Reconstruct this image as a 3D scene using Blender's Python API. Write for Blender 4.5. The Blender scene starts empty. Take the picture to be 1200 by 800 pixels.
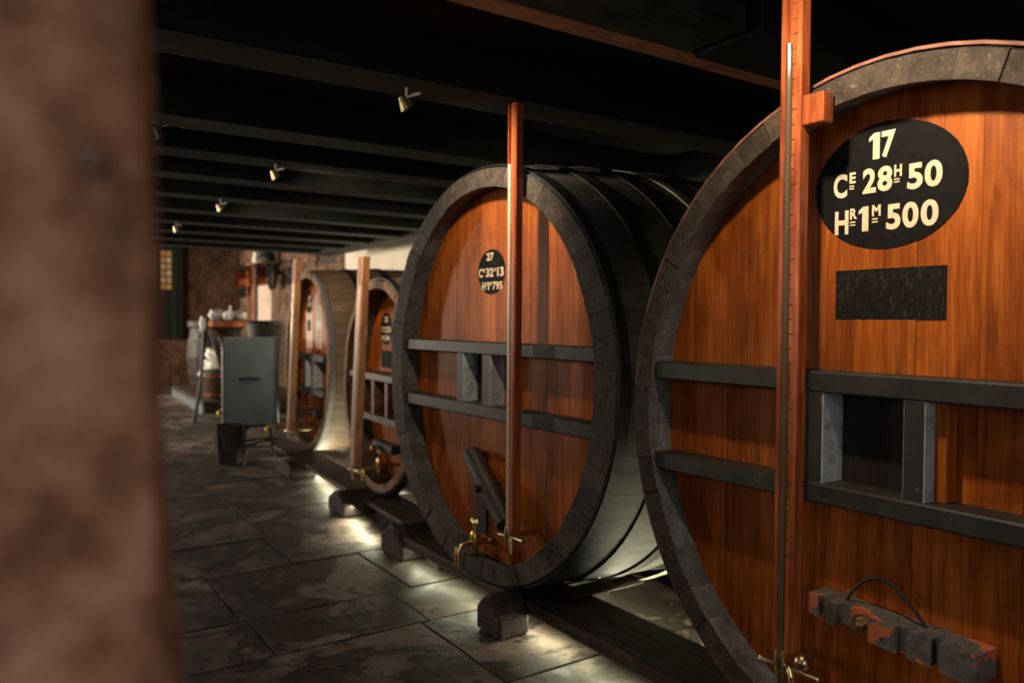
import bpy, bmesh, math, random
from mathutils import Vector, Matrix, Euler
random.seed(7)
C = bpy.context.scene.collection
H = 1.28            # eye height above the cellar floor
PI = math.pi

# ------------------------------------------------------------------ camera
cam_d = bpy.data.cameras.new('camera')
cam = bpy.data.objects.new('camera', cam_d); C.objects.link(cam)
yaw, pitch, roll = 0.5916, -0.0251, 0.0062
fw = Vector((math.sin(yaw)*math.cos(pitch), math.cos(yaw)*math.cos(pitch), math.sin(pitch)))
rt = Vector((math.cos(yaw), -math.sin(yaw), 0)); up = rt.cross(fw)
cx = rt*math.cos(roll)+up*math.sin(roll); cy = up*math.cos(roll)-rt*math.sin(roll)
cam.matrix_world = Matrix(((cx.x, cy.x, -fw.x, 0), (cx.y, cy.y, -fw.y, 0), (cx.z, cy.z, -fw.z, H), (0, 0, 0, 1)))
cam_d.sensor_width = 36; cam_d.lens = 36*912.85/1200
cam_d.clip_start = 0.02
cam_d.dof.use_dof = True; cam_d.dof.focus_distance = 2.15; cam_d.dof.aperture_fstop = 2.3
bpy.context.scene.camera = cam

# ------------------------------------------------------------------ world, light, exposure
sc = bpy.context.scene
w = bpy.data.worlds.new('world'); sc.world = w; w.use_nodes = True
w.node_tree.nodes['Background'].inputs[0].default_value = (0.55, 0.65, 0.8, 1)
w.node_tree.nodes['Background'].inputs[1].default_value = 0.3
vs = sc.view_settings
vs.view_transform = 'Standard'; vs.look = 'None'; vs.gamma = 1; vs.use_curve_mapping = False
vs.exposure = -0.1

def area(name, loc, target, sx, sy, power, col, spread=180):
    l = bpy.data.lights.new(name, 'AREA'); l.shape = 'RECTANGLE'; l.size = sx; l.size_y = sy
    l.energy = power; l.color = col; l.spread = math.radians(spread)
    o = bpy.data.objects.new(name, l); C.objects.link(o)
    p = Vector((loc[0], loc[1], loc[2]+H)); t = Vector((target[0], target[1], target[2]+H))
    o.location = p; o.rotation_euler = (t-p).to_track_quat('-Z', 'Y').to_euler()
    return o
def spot(name, loc, target, size, power, col, radius):
    l = bpy.data.lights.new(name, 'SPOT'); l.spot_size = math.radians(size); l.spot_blend = 1.0
    l.energy = power; l.color = col; l.shadow_soft_size = radius
    o = bpy.data.objects.new(name, l); C.objects.link(o)
    p = Vector((loc[0], loc[1], loc[2]+H)); t = Vector((target[0], target[1], target[2]+H))
    o.location = p; o.rotation_euler = (t-p).to_track_quat('-Z', 'Y').to_euler()
WARM = (1.0, 0.82, 0.60)
spot('cask_spotlight', (1.14, 0.98, 0.78), (1.72, 0.97, 0.36), 112, 54, WARM, 0.03)
spot('cask_spotlight', (1.30, 2.58, 0.77), (1.86, 2.84, 0.36), 112, 54, WARM, 0.03)
spot('cask_spotlight', (1.335, 4.27, 0.77), (2.35, 4.95, 0.36), 92, 84, WARM, 0.03)
spot('cask_spotlight', (1.395, 5.75, 0.77), (2.50, 6.75, 0.34), 84, 70, WARM, 0.03)
spot('cask_spotlight', (1.395, 7.32, 0.77), (2.60, 8.0, -0.6), 100, 40, WARM, 0.03)
area('daylight_left_window', (-1.9, 0.9, 0.35), (1.75, 1.6, 0.2), 0.8, 0.8, 7, (1.0, 0.92, 0.82))
area('daylight_door_behind', (0.2, -2.3, 0.2), (0.9, 3.0, 0.0), 1.0, 1.6, 21, (0.97, 0.95, 0.96))
area('mid_left_fill', (-1.9, 4.6, 0.45), (2.2, 7.0, -0.2), 0.8, 0.8, 34, (1.0, 0.92, 0.84))  # added fill from the left, brightens the cabinet and far casks
area('daylight_far_window', (-1.9, 11.6, 0.35), (3.0, 11.6, -0.3), 1.2, 1.0, 340, (1.0, 0.87, 0.72))
area('daylight_end_window', (-0.2, 15.0, 0.4), (3.6, 13.0, -0.5), 0.9, 0.9, 210, (1.0, 0.85, 0.66))
area('under_cask_lamp', (2.27, 2.6, -1.235), (2.55, 2.6, -0.9), 3.0, 0.05, 30, (1.0, 0.97, 0.62))
area('under_cask_lamp', (2.425, 6.0, -1.245), (2.6745, 5.9834, -0.9), 2.4, 0.03, 13, (1.0, 0.97, 0.68))
area('wall_foot_lamp', (4.0, 7.2, -1.2), (4.0, 7.2, 0), 0.06, 6.4, 60, (1.0, 0.93, 0.74))
area('beam_gap_lamp', (1.86, 1.9, -1.212), (1.82, 1.9, -1.29), 3.6, 0.03, 9, (0.97, 1.0, 0.68))
area('beam_gap_lamp', (2.13, 5.6, -1.212), (2.08, 5.61, -1.29), 3.0, 0.03, 15, (0.98, 1.0, 0.70))

# ------------------------------------------------------------------ materials
class NT:
    def __init__(s, name):
        s.m = bpy.data.materials.new(name); s.m.use_nodes = True
        s.t = s.m.node_tree; s.b = s.t.nodes['Principled BSDF']
    def n(s, kind, **kw):
        x = s.t.nodes.new(kind)
        for k, v in kw.items(): setattr(x, k, v)
        return x
    def l(s, a, b): s.t.links.new(a, b)
    def coords(s, scale=(1, 1, 1), rnd=True):
        tc = s.n('ShaderNodeTexCoord'); mp = s.n('ShaderNodeMapping'); mp.inputs['Scale'].default_value = scale
        if rnd:
            oi = s.n('ShaderNodeObjectInfo'); mu = s.n('ShaderNodeMath', operation='MULTIPLY'); mu.inputs[1].default_value = 37.0
            s.l(oi.outputs['Random'], mu.inputs[0])
            ad = s.n('ShaderNodeVectorMath', operation='ADD')
            s.l(tc.outputs['Object'], ad.inputs[0]); s.l(mu.outputs[0], ad.inputs[1]); s.l(ad.outputs[0], mp.inputs[0])
        else: s.l(tc.outputs['Object'], mp.inputs[0])
        return mp.outputs[0]
    def noise(s, v, scale, detail=5, rough=.55, dist=0.0):
        x = s.n('ShaderNodeTexNoise'); x.inputs['Scale'].default_value = scale; x.inputs['Detail'].default_value = detail
        x.inputs['Roughness'].default_value = rough; x.inputs['Distortion'].default_value = dist
        s.l(v, x.inputs['Vector']); return x.outputs['Fac']
    def ramp(s, f, stops):
        r = s.n('ShaderNodeValToRGB'); e = r.color_ramp.elements
        while len(e) < len(stops): e.new(0.5)
        for q, (p, c) in zip(e, stops): q.position = p; q.color = (*c, 1) if len(c) == 3 else c
        s.l(f, r.inputs[0]); return r.outputs[0]
    def mix(s, f, a, b, mode='MIX'):
        x = s.n('ShaderNodeMix', data_type='RGBA', blend_type=mode)
        if isinstance(f, (int, float)): x.inputs[0].default_value = f
        else: s.l(f, x.inputs[0])
        for v, i in ((a, 6), (b, 7)):
            if isinstance(v, tuple): x.inputs[i].default_value = (*v, 1)
            else: s.l(v, x.inputs[i])
        return x.outputs[2]
    def tone(s, col, lo, hi):       # a value that differs from piece to piece
        oi = s.n('ShaderNodeObjectInfo'); mr = s.n('ShaderNodeMapRange'); mr.inputs[3].default_value = lo; mr.inputs[4].default_value = hi
        s.l(oi.outputs['Random'], mr.inputs[0])
        hs = s.n('ShaderNodeHueSaturation'); s.l(mr.outputs[0], hs.inputs['Value']); s.l(col, hs.inputs['Color'])
        return hs.outputs[0]
    def bump(s, f, strength, dist=.01):
        b = s.n('ShaderNodeBump'); b.inputs['Strength'].default_value = strength; b.inputs['Distance'].default_value = dist
        s.l(f, b.inputs['Height']); s.l(b.outputs[0], s.b.inputs['Normal'])
    def fin(s, col, rough, metal=0.0, spec=None):
        if isinstance(col, tuple): s.b.inputs['Base Color'].default_value = (*col, 1)
        else: s.l(col, s.b.inputs['Base Color'])
        if isinstance(rough, (int, float)): s.b.inputs['Roughness'].default_value = rough
        else: s.l(rough, s.b.inputs['Roughness'])
        s.b.inputs['Metallic'].default_value = metal
        if spec is not None: s.b.inputs['Specular IOR Level'].default_value = spec
        return s.m

def plain(name, col, rough=.5, metal=0.0, var=.35, scale=12, bump=.1, spec=None):
    s = NT(name); v = s.coords()
    f = s.noise(v, scale)
    c = s.ramp(f, [(.3, tuple(x*(1-var) for x in col)), (.7, tuple(min(1, x*(1+var)) for x in col))])
    if bump: s.bump(f, bump, .004)
    return s.fin(c, rough, metal, spec)

def wood(name, dark, mid, light, stretch, rough=.45, tone=(.75, 1.2), fine=1.0, bump=.15, spec=.4):
    s = NT(name); v = s.coords(stretch)
    a = s.noise(v, 6*fine, 6, .6, 1.2); b = s.noise(v, 30*fine, 4, .7, .3)
    c = s.ramp(a, [(.28, dark), (.5, mid), (.72, light)])
    g = s.ramp(b, [(.35, (.55, .5, .45)), (.6, (1, 1, 1))])
    c = s.mix(.55, c, g, 'MULTIPLY')
    k = s.noise(s.coords((1.6, 1.6, .8)), 3.5, 5, .65, .8)
    c = s.mix(.75, c, s.ramp(k, [(.34, (.42, .34, .30)), (.56, (1, 1, 1))]), 'MULTIPLY')
    c = s.tone(c, *tone)
    s.bump(b, bump, .003)
    return s.fin(c, rough, 0, spec)

M = {}
M['head'] = wood('varnished_oak', (.20, .044, .006), (.37, .090, .011), (.50, .145, .020), (7, 7, .30), rough=.48, tone=(.68, 1.15), spec=.14, bump=.3)
M['gauge'] = wood('varnished_gauge_wood', (.16, .03, .011), (.36, .085, .024), (.50, .15, .05), (9, 9, .5), rough=.3, tone=(.9, 1.1))
M['gauge_raw'] = wood('pale_gauge_wood', (.17, .07, .027), (.33, .14, .058), (.45, .21, .095), (9, 9, .5), rough=.5, tone=(.9, 1.1))
M['beam_dark'] = wood('black_beam', (.005, .0055, .0042), (.009, .010, .0078), (.014, .0155, .012), (.6, 6, 6), rough=.7, tone=(.8, 1.2), spec=.2)
M['raw_plank'] = wood('raw_orange_plank', (.20, .07, .028), (.38, .14, .055), (.5, .21, .10), (.5, 6, 6), rough=.6)
M['board'] = wood('black_ceiling_board', (.008, .008, .007), (.014, .014, .012), (.02, .02, .018), (6, .6, 6), rough=.8, spec=.15)
M['cradle'] = wood('dark_cradle_beam', (.018, .011, .008), (.04, .025, .018), (.085, .05, .035), (5, .5, 5), rough=.7, spec=.25)
M['chock'] = wood('dark_chock_wood', (.02, .014, .012), (.05, .034, .028), (.10, .068, .055), (5, .6, 5), rough=.7, spec=.25)

def stave_mats(tag, end, side, grey, warm):
    s = NT('stave_end_'+tag); v = s.coords((3, 3, 3))
    a = s.noise(v, 9, 6, .65); b = s.noise(v, 40, 3, .6)
    c = s.ramp(a, [(.3, tuple(x*.45 for x in end)), (.52, end), (.72, tuple(min(1, x*1.7) for x in end))])
    c = s.mix(s.ramp(b, [(.62, (0, 0, 0)), (.72, (1, 1, 1))]), c, warm); c = s.tone(c, .7, 1.25); s.bump(a, .35, .006)
    e = s.fin(c, .75, 0, .25)
    s = NT('stave_bevel_'+tag); v = s.coords((3, 3, 3))
    a = s.noise(v, 7, 6, .65)
    c = s.ramp(a, [(.3, tuple(x*.5 for x in grey)), (.55, grey), (.75, tuple(min(1, x*1.4) for x in grey))]); c = s.tone(c, .75, 1.2); s.bump(a, .3, .005)
    g = s.fin(c, .7, 0, .25)
    s = NT('stave_side_'+tag); v = s.coords((.7, 4, 4))
    a = s.noise(v, 5, 6, .6); b = s.noise(v, 25, 4, .7)
    c = s.ramp(a, [(.3, tuple(x*.55 for x in side)), (.55, side), (.78, tuple(min(1, x*1.6) for x in side))])
    c = s.mix(s.ramp(b, [(.6, (0, 0, 0)), (.75, (.5, .5, .5))]), c, tuple(min(1, x*2.0) for x in side)); c = s.tone(c, .94, 1.06); s.bump(b, .2, .003)
    d = s.fin(c, .55, 0, .35)
    return [d, e, g]
M['stave_big'] = stave_mats('grey_brown', (.046, .032, .021), (.045, .042, .038), (.15, .15, .145), (.16, .115, .07))
M['stave_mid'] = stave_mats('black_grey', (.054, .042, .031), (.066, .066, .060), (.09, .088, .08), (.17, .14, .11))
M['stave_brown'] = stave_mats('brown', (.20, .11, .055), (.14, .088, .055), (.08, .05, .03), (.22, .13, .07))
M['iron'] = plain('black_iron', (.03, .028, .027), .5, .6, .4, 20, .2)
M['rust'] = plain('rusty_iron', (.20, .075, .045), .7, .2, .45, 25, .3)
M['steel'] = plain('dull_pale_iron', (.36, .33, .26), .5, .7, .3, 20, .1)
M['brass'] = plain('brass', (.72, .48, .16), .28, 1.0, .25, 30, .05)
M['old_brass'] = plain('old_brass', (.60, .46, .25), .36, 1.0, .4, 30, .1)
M['copper'] = plain('copper', (.50, .17, .075), .42, 1.0, .3, 8, .05)
M['dark_copper'] = plain('dark_copper', (.30, .10, .04), .4, .9, .4, 8, .05)
M['black_paint'] = plain('black_plaque_paint', (.0065, .006, .0055), .7, 0, .4, 40, .05, .12)
M['cream_paint'] = plain('cream_lettering', (.72, .56, .36), .6, 0, .12, 40, 0)
M['cloth'] = plain('white_cloth', (.88, .85, .80), .9, 0, .1, 12, .2)
M['paper'] = plain('pale_paper', (.62, .48, .38), .8, 0, .2, 5, 0)
M['white_paper'] = plain('white_paper', (.85, .80, .72), .8, 0, .08, 5, 0)
M['plaster'] = plain('cream_plaster', (.80, .70, .54), .9, 0, .08, 3, .1)
M['cabinet'] = plain('grey_green_sheet_metal', (.125, .150, .155), .42, .25, .18, 4, .03)
M['cabinet_edge'] = plain('pale_metal_edge', (.55, .53, .48), .4, .7, .2, 20, 0)
M['dull_edge'] = plain('dull_hoop_iron', (.13, .12, .105), .55, .4, .3, 20, .1)
M['oak_pail'] = wood('brown_cask_wood', (.018, .009, .005), (.045, .021, .010), (.08, .04, .02), (5, 5, .6), rough=.6, spec=.2)
M['dark_tub'] = wood('blackened_tub_wood', (.010, .006, .004), (.024, .014, .008), (.048, .027, .015), (5, 5, .6), rough=.55)
M['wire'] = plain('black_cord', (.012, .010, .009), .5, 0, .2, 20, 0)
M['green_paint'] = plain('dark_green_paint', (.008, .009, .007), .7, 0, .3, 10, .05, .15)
M['amber'] = plain('amber_glass', (.36, .20, .06), .3, 0, .3, 20, 0)
M['pale_glass'] = plain('pale_glass', (.36, .29, .19), .3, 0, .3, 20, 0)
M['dark_wood'] = wood('near_black_wood', (.008, .006, .005), (.018, .011, .008), (.03, .018, .012), (5, 5, .6), rough=.6)
M['wall_mortar'] = plain('brown_mortar', (.075, .048, .032), .95, 0, .3, 20, .2)
M['mortar'] = plain('dark_joint', (.028, .022, .018), .95, 0, .3, 20, .2)

s = NT('tube_glass'); M['tube'] = s.fin((.66, .58, .42), .15); s.b.inputs['Transmission Weight'].default_value = .1
s = NT('dark_tube_glass'); M['tube_dark'] = s.fin((.13, .095, .06), .10); s.b.inputs['Transmission Weight'].default_value = .25
s = NT('lamp_tube'); s.b.inputs['Emission Color'].default_value = (.98, 1, .80, 1); s.b.inputs['Emission Strength'].default_value = 6; M['lamp'] = s.fin((.9, .9, .85), .4)

def rail_mat():
    s = NT('worn_green_black_paint'); v = s.coords((2, 2, 2)); a = s.noise(v, 14, 7, .7); b = s.noise(v, 5, 4)
    c = s.ramp(b, [(.3, (.016, .015, .012)), (.7, (.038, .036, .030))])
    c = s.mix(s.ramp(a, [(.66, (0, 0, 0)), (.70, (1, 1, 1))]), c, (.28, .16, .07)); s.bump(a, .2, .003)
    return s.fin(c, .5, 0, .35)
M['rail'] = rail_mat()
def divider_mat():
    s = NT('blue_grey_paint'); v = s.coords((2, 2, 2)); a = s.noise(v, 9, 7, .7)
    c = s.ramp(a, [(.3, (.17, .175, .17)), (.5, (.33, .36, .365)), (.75, (.46, .48, .47))]); s.bump(a, .15, .003)
    return s.fin(c, .5, 0, .35)
M['divider'] = divider_mat()
def clamp_mat():
    s = NT('chipped_grey_over_red_primer'); v = s.coords((1, 1, 1)); a = s.noise(v, 12, 4, .55, .5); b = s.noise(v, 45, 3)
    c = s.ramp(b, [(.3, (.07, .06, .055)), (.7, (.17, .15, .135))])
    c = s.mix(s.ramp(a, [(.56, (0, 0, 0)), (.585, (1, 1, 1))]), c, (.50, .14, .06)); s.bump(a, .2, .004)
    return s.fin(c, .6, 0, .3)
M['clamp'] = clamp_mat()
M['brown_rail'] = wood('brown_rail_wood', (.045, .022, .011), (.10, .048, .022), (.17, .085, .04), (4, .8, 4), rough=.5)
def slate_mat():
    s = NT('worn_black_panel'); v = s.coords((30, 30, 9)); a = s.noise(v, 5, 6, .75)
    c = s.ramp(a, [(.52, (.007, .006, .005)), (.68, (.05, .034, .02)), (.78, (.16, .10, .055))])
    return s.fin(c, .7, 0, .15)
M['slate'] = slate_mat()
def flag_mat():
    s = NT('damp_flagstone'); v = s.coords((1, 1, 1)); a = s.noise(v, 2.2, 8, .66, .9); b = s.noise(v, 30, 5, .65); d = s.noise(v, 7, 4, .6, .4)
    c = s.ramp(a, [(.34, (.040, .031, .025)), (.455, (.058, .045, .037)), (.48, (.014, .012, .009)), (.505, (.17, .120, .095)), (.62, (.26, .190, .155)), (.75, (.12, .092, .075))])
    c = s.mix(.6, c, s.ramp(b, [(.3, (.5, .5, .5)), (.7, (1.0, 1.0, 1.0))]), 'MULTIPLY')
    e = s.noise(s.coords((1, 1, 1), False), 1.1, 4, .6, .6)
    c = s.mix(s.ramp(e, [(.42, (.9, .9, .9)), (.60, (0, 0, 0))]), c, (.040, .032, .027)); c = s.mix(s.ramp(d, [(.56, (0, 0, 0)), (.64, (.8, .8, .8))]), c, (.022, .020, .016)); c = s.tone(c, .8, 1.3)
    s.bump(d, .5, .012)
    return s.fin(c, s.ramp(a, [(.4, (.42, .42, .42)), (.55, (.72, .72, .72))]), 0, .22)
M['flag'] = flag_mat()
def pillar_mat():
    s = NT('rough_brown_stone'); v = s.coords((1, 1, 1)); a = s.noise(v, 28, 6, .6); b = s.noise(v, 38, 4, .7)
    c = s.ramp(a, [(.3, (.11, .050, .028)), (.5, (.42, .19, .105)), (.72, (.70, .39, .235))])
    c = s.mix(s.ramp(b, [(.62, (0, 0, 0)), (.72, (.8, .8, .8))]), c, (.42, .32, .25)); s.bump(a, .6, .01)
    return s.fin(c, .85, 0, .2)
M['pillar'] = pillar_mat()
def brick_mat(name, c1, c2, c3):
    s = NT(name); v = s.coords((1, 1, 1)); a = s.noise(v, 5, 5, .6); b = s.noise(v, 1.2, 3)
    c = s.ramp(a, [(.3, c1), (.5, c2), (.7, c3)]); c = s.mix(.5, c, s.ramp(b, [(.3, (.5, .5, .5)), (.7, (1, 1, 1))]), 'MULTIPLY'); s.bump(a, .4, .01)
    return s.fin(c, .9, 0, .2)
M['brick_end'] = brick_mat('brown_brick', (.045, .022, .012), (.10, .050, .028), (.16, .085, .05))
M['brick_side'] = brick_mat('tan_brick', (.09, .05, .03), (.19, .115, .07), (.30, .19, .12))
M['dark_plaster'] = plain('dark_plaster', (.10, .085, .07), .9, 0, .2, 3, .1)

# ------------------------------------------------------------------ mesh helpers
def link(name, bm, mat, parent=None, smooth=False):
    me = bpy.data.meshes.new(name)
    bmesh.ops.recalc_face_normals(bm, faces=bm.faces[:]) if len(bm.faces) else None
    if smooth:
        for f in bm.faces: f.smooth = True
        for e in bm.edges:
            if len(e.link_faces) == 2 and e.calc_face_angle(0) > .6: e.smooth = False
    bm.to_mesh(me); bm.free()
    for x in (mat if isinstance(mat, list) else [mat]): me.materials.append(x)
    o = bpy.data.objects.new(name, me); C.objects.link(o)
    if parent: o.parent = parent
    return o
def tag(o, label, cat, group=None):
    o['label'] = label; o['category'] = cat
    if group: o['group'] = group
    return o
def thing(name, label, cat, loc, rotz=0, group=None):
    o = bpy.data.objects.new(name, None); C.objects.link(o); o.empty_display_size = .1
    o.location = (loc[0], loc[1], loc[2]+H); o.rotation_euler = (0, 0, rotz)
    return tag(o, label, cat, group)
def box(bm, x0, x1, y0, y1, z0, z1, bev=0.0, mi=0, jit=0):
    vs_ = [bm.verts.new((x+random.uniform(-jit, jit), y+random.uniform(-jit, jit), z+random.uniform(-jit, jit))) for x in (x0, x1) for y in (y0, y1) for z in (z0, z1)]
    fs = [bm.faces.new([vs_[i] for i in q]) for q in ((0, 1, 3, 2), (4, 6, 7, 5), (0, 4, 5, 1), (2, 3, 7, 6), (0, 2, 6, 4), (1, 5, 7, 3))]
    for f in fs: f.material_index = mi
    if bev:
        es = list({e for f in fs for e in f.edges})
        bmesh.ops.bevel(bm, geom=es, offset=bev, segments=1, affect='EDGES', profile=.5)
    return bm
def B(*a, **k): return box(bmesh.new(), *a, **k)
def prism(bm, pts, axis, a0, a1):
    """extrude a 2D outline along an axis"""
    def mk(p, a):
        return {'x': (a, p[0], p[1]), 'y': (p[0], a, p[1]), 'z': (p[0], p[1], a)}[axis]
    A = [bm.verts.new(mk(p, a0)) for p in pts]; Z = [bm.verts.new(mk(p, a1)) for p in pts]
    n = len(pts)
    bm.faces.new(A); bm.faces.new(Z[::-1])
    for i in range(n): bm.faces.new((A[i], A[(i+1) % n], Z[(i+1) % n], Z[i]))
    return bm
def lathe(bm, prof, seg=24, c=(0, 0), sx=1, sy=1):
    rings = []
    for r, z in prof:
        rings.append([bm.verts.new((c[0]+sx*r*math.cos(2*PI*i/seg), c[1]+sy*r*math.sin(2*PI*i/seg), z)) for i in range(seg)] if r > 1e-6 else [bm.verts.new((c[0], c[1], z))])
    for a, b in zip(rings, rings[1:]):
        if len(a) == 1 and len(b) == 1: continue
        for i in range(seg):
            j = (i+1) % seg
            if len(a) == 1: bm.faces.new((a[0], b[i], b[j]))
            elif len(b) == 1: bm.faces.new((a[i], a[j], b[0]))
            else: bm.faces.new((a[i], a[j], b[j], b[i]))
    return bm
def tube(bm, pts, r, seg=10, cap=True):
    pts = [Vector(p) for p in pts]; rr = r if isinstance(r, (list, tuple)) else [r]*len(pts)
    rings = []
    for i, p in enumerate(pts):
        d = (pts[min(i+1, len(pts)-1)]-pts[max(i-1, 0)]).normalized()
        u = d.orthogonal().normalized() if i == 0 else (u-d*u.dot(d)).normalized()
        v = d.cross(u)
        rings.append([bm.verts.new(p+(u*math.cos(2*PI*k/seg)+v*math.sin(2*PI*k/seg))*rr[i]) for k in range(seg)])
    for a, b in zip(rings, rings[1:]):
        for k in range(seg): bm.faces.new((a[k], a[(k+1) % seg], b[(k+1) % seg], b[k]))
    if cap: bm.faces.new(rings[0][::-1]); bm.faces.new(rings[-1])
    return bm
def T(pts, r, seg=10): return tube(bmesh.new(), pts, r, seg)
def blob(bm, c, r, sx=1, sy=1, sz=1, amp=.25):
    n0 = len(bm.verts)
    ret = bmesh.ops.create_icosphere(bm, subdivisions=3, radius=r)
    ph = random.random()*10
    for v in ret['verts']:
        k = 1+amp*math.sin(v.co.x/r*3+ph)*math.sin(v.co.y/r*4+ph*2)+amp*.45*math.sin(v.co.z/r*7+ph*3+v.co.x/r*5)+amp*.12*random.uniform(-1, 1)
        v.co = Vector((v.co.x*k*sx+c[0], v.co.y*k*sy+c[1], v.co.z*k*sz+c[2]))
    return bm
def text(name, items, mat, parent, x, bold=.004):
    """painted lettering on a plane facing -x: items = (string, y of left edge, z of baseline, cap height, width)"""
    dg = bpy.context.evaluated_depsgraph_get()
    bm = bmesh.new()
    for (t, y, z, h, wd) in items:
        if t == '1':        # a plain bar with a slanted flag
            sw = min(.018, h*.27); pts = [(wd, 0), (wd, h), (wd-sw*.9, h), (wd-sw-h*.16, h*.84), (wd-sw-h*.16, h*.70), (wd-sw, h*.78), (wd-sw, 0)]
            bm.faces.new([bm.verts.new((x, y-u, z+q)) for u, q in pts]); continue
        cu = bpy.data.curves.new('t', 'FONT'); cu.body = t; cu.size = 1; cu.offset = .034; cu.resolution_u = 4
        o = bpy.data.objects.new('t', cu); C.objects.link(o); dg.update()
        me = bpy.data.meshes.new_from_object(o.evaluated_get(bpy.context.evaluated_depsgraph_get()))
        xs = [v.co.x for v in me.vertices]; ys = [v.co.y for v in me.vertices]
        x0, x1, y0, y1 = min(xs), max(xs), min(ys), max(ys)
        for v in me.vertices:
            u = (v.co.x-x0)/(x1-x0)*wd; q = (v.co.y-y0)/(y1-y0)*h
            v.co = (x, y-u, z+q)
        bm.from_mesh(me); bpy.data.meshes.remove(me); bpy.data.objects.remove(o); bpy.data.curves.remove(cu)
    ret = bmesh.ops.extrude_face_region(bm, geom=bm.faces[:])
    for g in ret['geom']:
        if isinstance(g, bmesh.types.BMVert): g.co.x -= .0004
    for f in bm.faces: f.smooth = False
    return link(name, bm, mat, parent)

# ------------------------------------------------------------------ room shell
def struct(o): o['kind'] = 'structure'; return o
floor = struct(link('floor', B(-2.4, 4.4, -2.6, 16.3, -.2, -.035), M['mortar']))
ceiling = struct(link('ceiling', B(-2.4, 4.4, -2.6, 9.9, 2.30, 2.34), M['board']))
link('upper_ceiling', B(-2.4, 4.4, 9.9, 16.3, 3.02, 3.06), M['board'], ceiling)
link('upper_ceiling_riser', B(-2.4, 4.4, 9.86, 9.9, 2.34, 3.06), M['board'], ceiling)
wl = struct(link('wall_left', B(-2.4, -2.2, -2.6, 16.3, -.2, 3.06), M['dark_plaster']))
wb = struct(link('wall_back', B(-2.2, 4.2, -2.6, -2.4, -.2, 2.34), M['dark_plaster']))
wr = struct(link('wall_right', B(4.2, 4.4, -2.4, 10.5, -.2, 2.34), M['plaster']))
wf = struct(link('wall_far', B(-2.2, 4.2, 16.05, 16.3, -.2, 3.06), M['wall_mortar']))
wr2 = struct(link('wall_right_brick', B(4.23, 4.4, 10.5, 16.1, -.2, 3.06), M['wall_mortar']))

def bricks(along, lo, hi, zlo, zhi, place, holes=()):
    bm = bmesh.new(); z = zlo; row = 0
    while z < zhi:
        h = random.uniform(.066, .08); y = lo-(row % 2)*.12-random.uniform(0, .05)
        while y < hi:
            l = random.uniform(.19, .26); a, b = max(y, lo), min(y+l-.012, hi)
            if b-a > .03 and not any(h0 < (a+b)/2 < h1 and z0 < z+h/2 < z1 for h0, h1, z0, z1 in holes):
                place(bm, a, b, z, z+h-.012, random.uniform(0, .015))
            y += l
        z += h; row += 1
    return bm
bm = bricks('x', 1.6, 4.2, 0, 3.0, lambda bm, a, b, z0, z1, d: box(bm, a, b, 16.02-d, 16.08, z0, z1), holes=[(2.6, 3.12, .9, 2.75)])
o = link('brick', bm, M['brick_end'], wf); o['kind'] = 'stuff'
bm = bricks('y', 10.5, 16.0, 0, 3.0, lambda bm, a, b, z0, z1, d: box(bm, 4.2-d, 4.26, a, b, z0, z1), holes=[(10.75, 11.65, 2.10, 2.28)])
o = link('brick', bm, M['brick_side'], wr2); o['kind'] = 'stuff'
link('plaster_patch', B(4.165, 4.2, 13.9, 14.9, 1.20, 1.92, .01), M['paper'], wr2)

# flagstones: courses across the aisle
y = 1.2; row = 0
while y < 16:
    d = random.choice((.42, .5, .58, .66)); x = -1.0-random.uniform(0, .5)
    xmin = .10*y-.25
    while x < 3.0:
        l = random.uniform(.5, 1.0)
        if x+l > xmin and x < 2.15+.18*y*.35:
            g = .002; jz = random.uniform(-.003, .002)
            def side(p, q, nx, ny):     # a worn, slightly wavy edge
                return [(p[0]+(q[0]-p[0])*k/4+(0 if k == 0 else nx*random.uniform(0, .008)), p[1]+(q[1]-p[1])*k/4+(0 if k == 0 else ny*random.uniform(0, .008))) for k in range(4)]
            c0, c1, c2, c3 = (x+g, y+g), (x+l-g, y+g), (x+l-g, y+d-g), (x+g, y+d-g)
            pts = side(c0, c1, 0, 1)+side(c1, c2, -1, 0)+side(c2, c3, 0, -1)+side(c3, c0, 1, 0)
            bm = bmesh.new(); prism(bm, pts, 'z', -.05, jz)
            top = [e for e in bm.edges if all(abs(v.co.z-jz) < 1e-6 for v in e.verts)]
            bmesh.ops.bevel(bm, geom=top, offset=.004, segments=1, affect='EDGES')
            bm.normal_update()
            for f in bm.faces: f.material_index = 0 if abs(f.normal.z) > .95 else 1
            link('flagstone', bm, [M['flag'], M['mortar']], floor)
        x += l
    y += d; row += 1

# ceiling beams (each a piece of the ceiling)
ZB = .86+H
for (y0, y1, x1) in ((-1.2, -.95, 3.5), (-.2, .05, 3.5), (.75, 1.0, 3.5), (2.5, 2.74, 3.5), (3.52, 3.76, 3.5), (4.2, 4.42, 3.5), (4.9, 5.12, 3.5), (5.68, 5.9, 3.5), (6.48, 6.7, 3.5), (7.25, 7.47, 3.5), (8.05, 8.27, 3.5), (8.85, 9.07, 3.5), (9.65, 9.87, 3.5)):
    link('beam', B(-2.2, x1, y0, y1, ZB, 2.30, .006, jit=.004), M['beam_dark'], ceiling)
M['beam_lit'] = wood('lit_grey_green_beam', (.016, .019, .016), (.035, .040, .034), (.06, .066, .056), (.6, 6, 6), rough=.7, spec=.2)  # beam wood lightened: light on its near face is put into the colour
link('beam', B(-2.2, 1.86, 1.54, 1.77, ZB, 2.30, .006), M['beam_lit'], ceiling)
link('beam', B(1.88, 3.5, 1.50, 1.77, ZB-.01, 2.30, .006), M['beam_dark'], ceiling)
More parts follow.
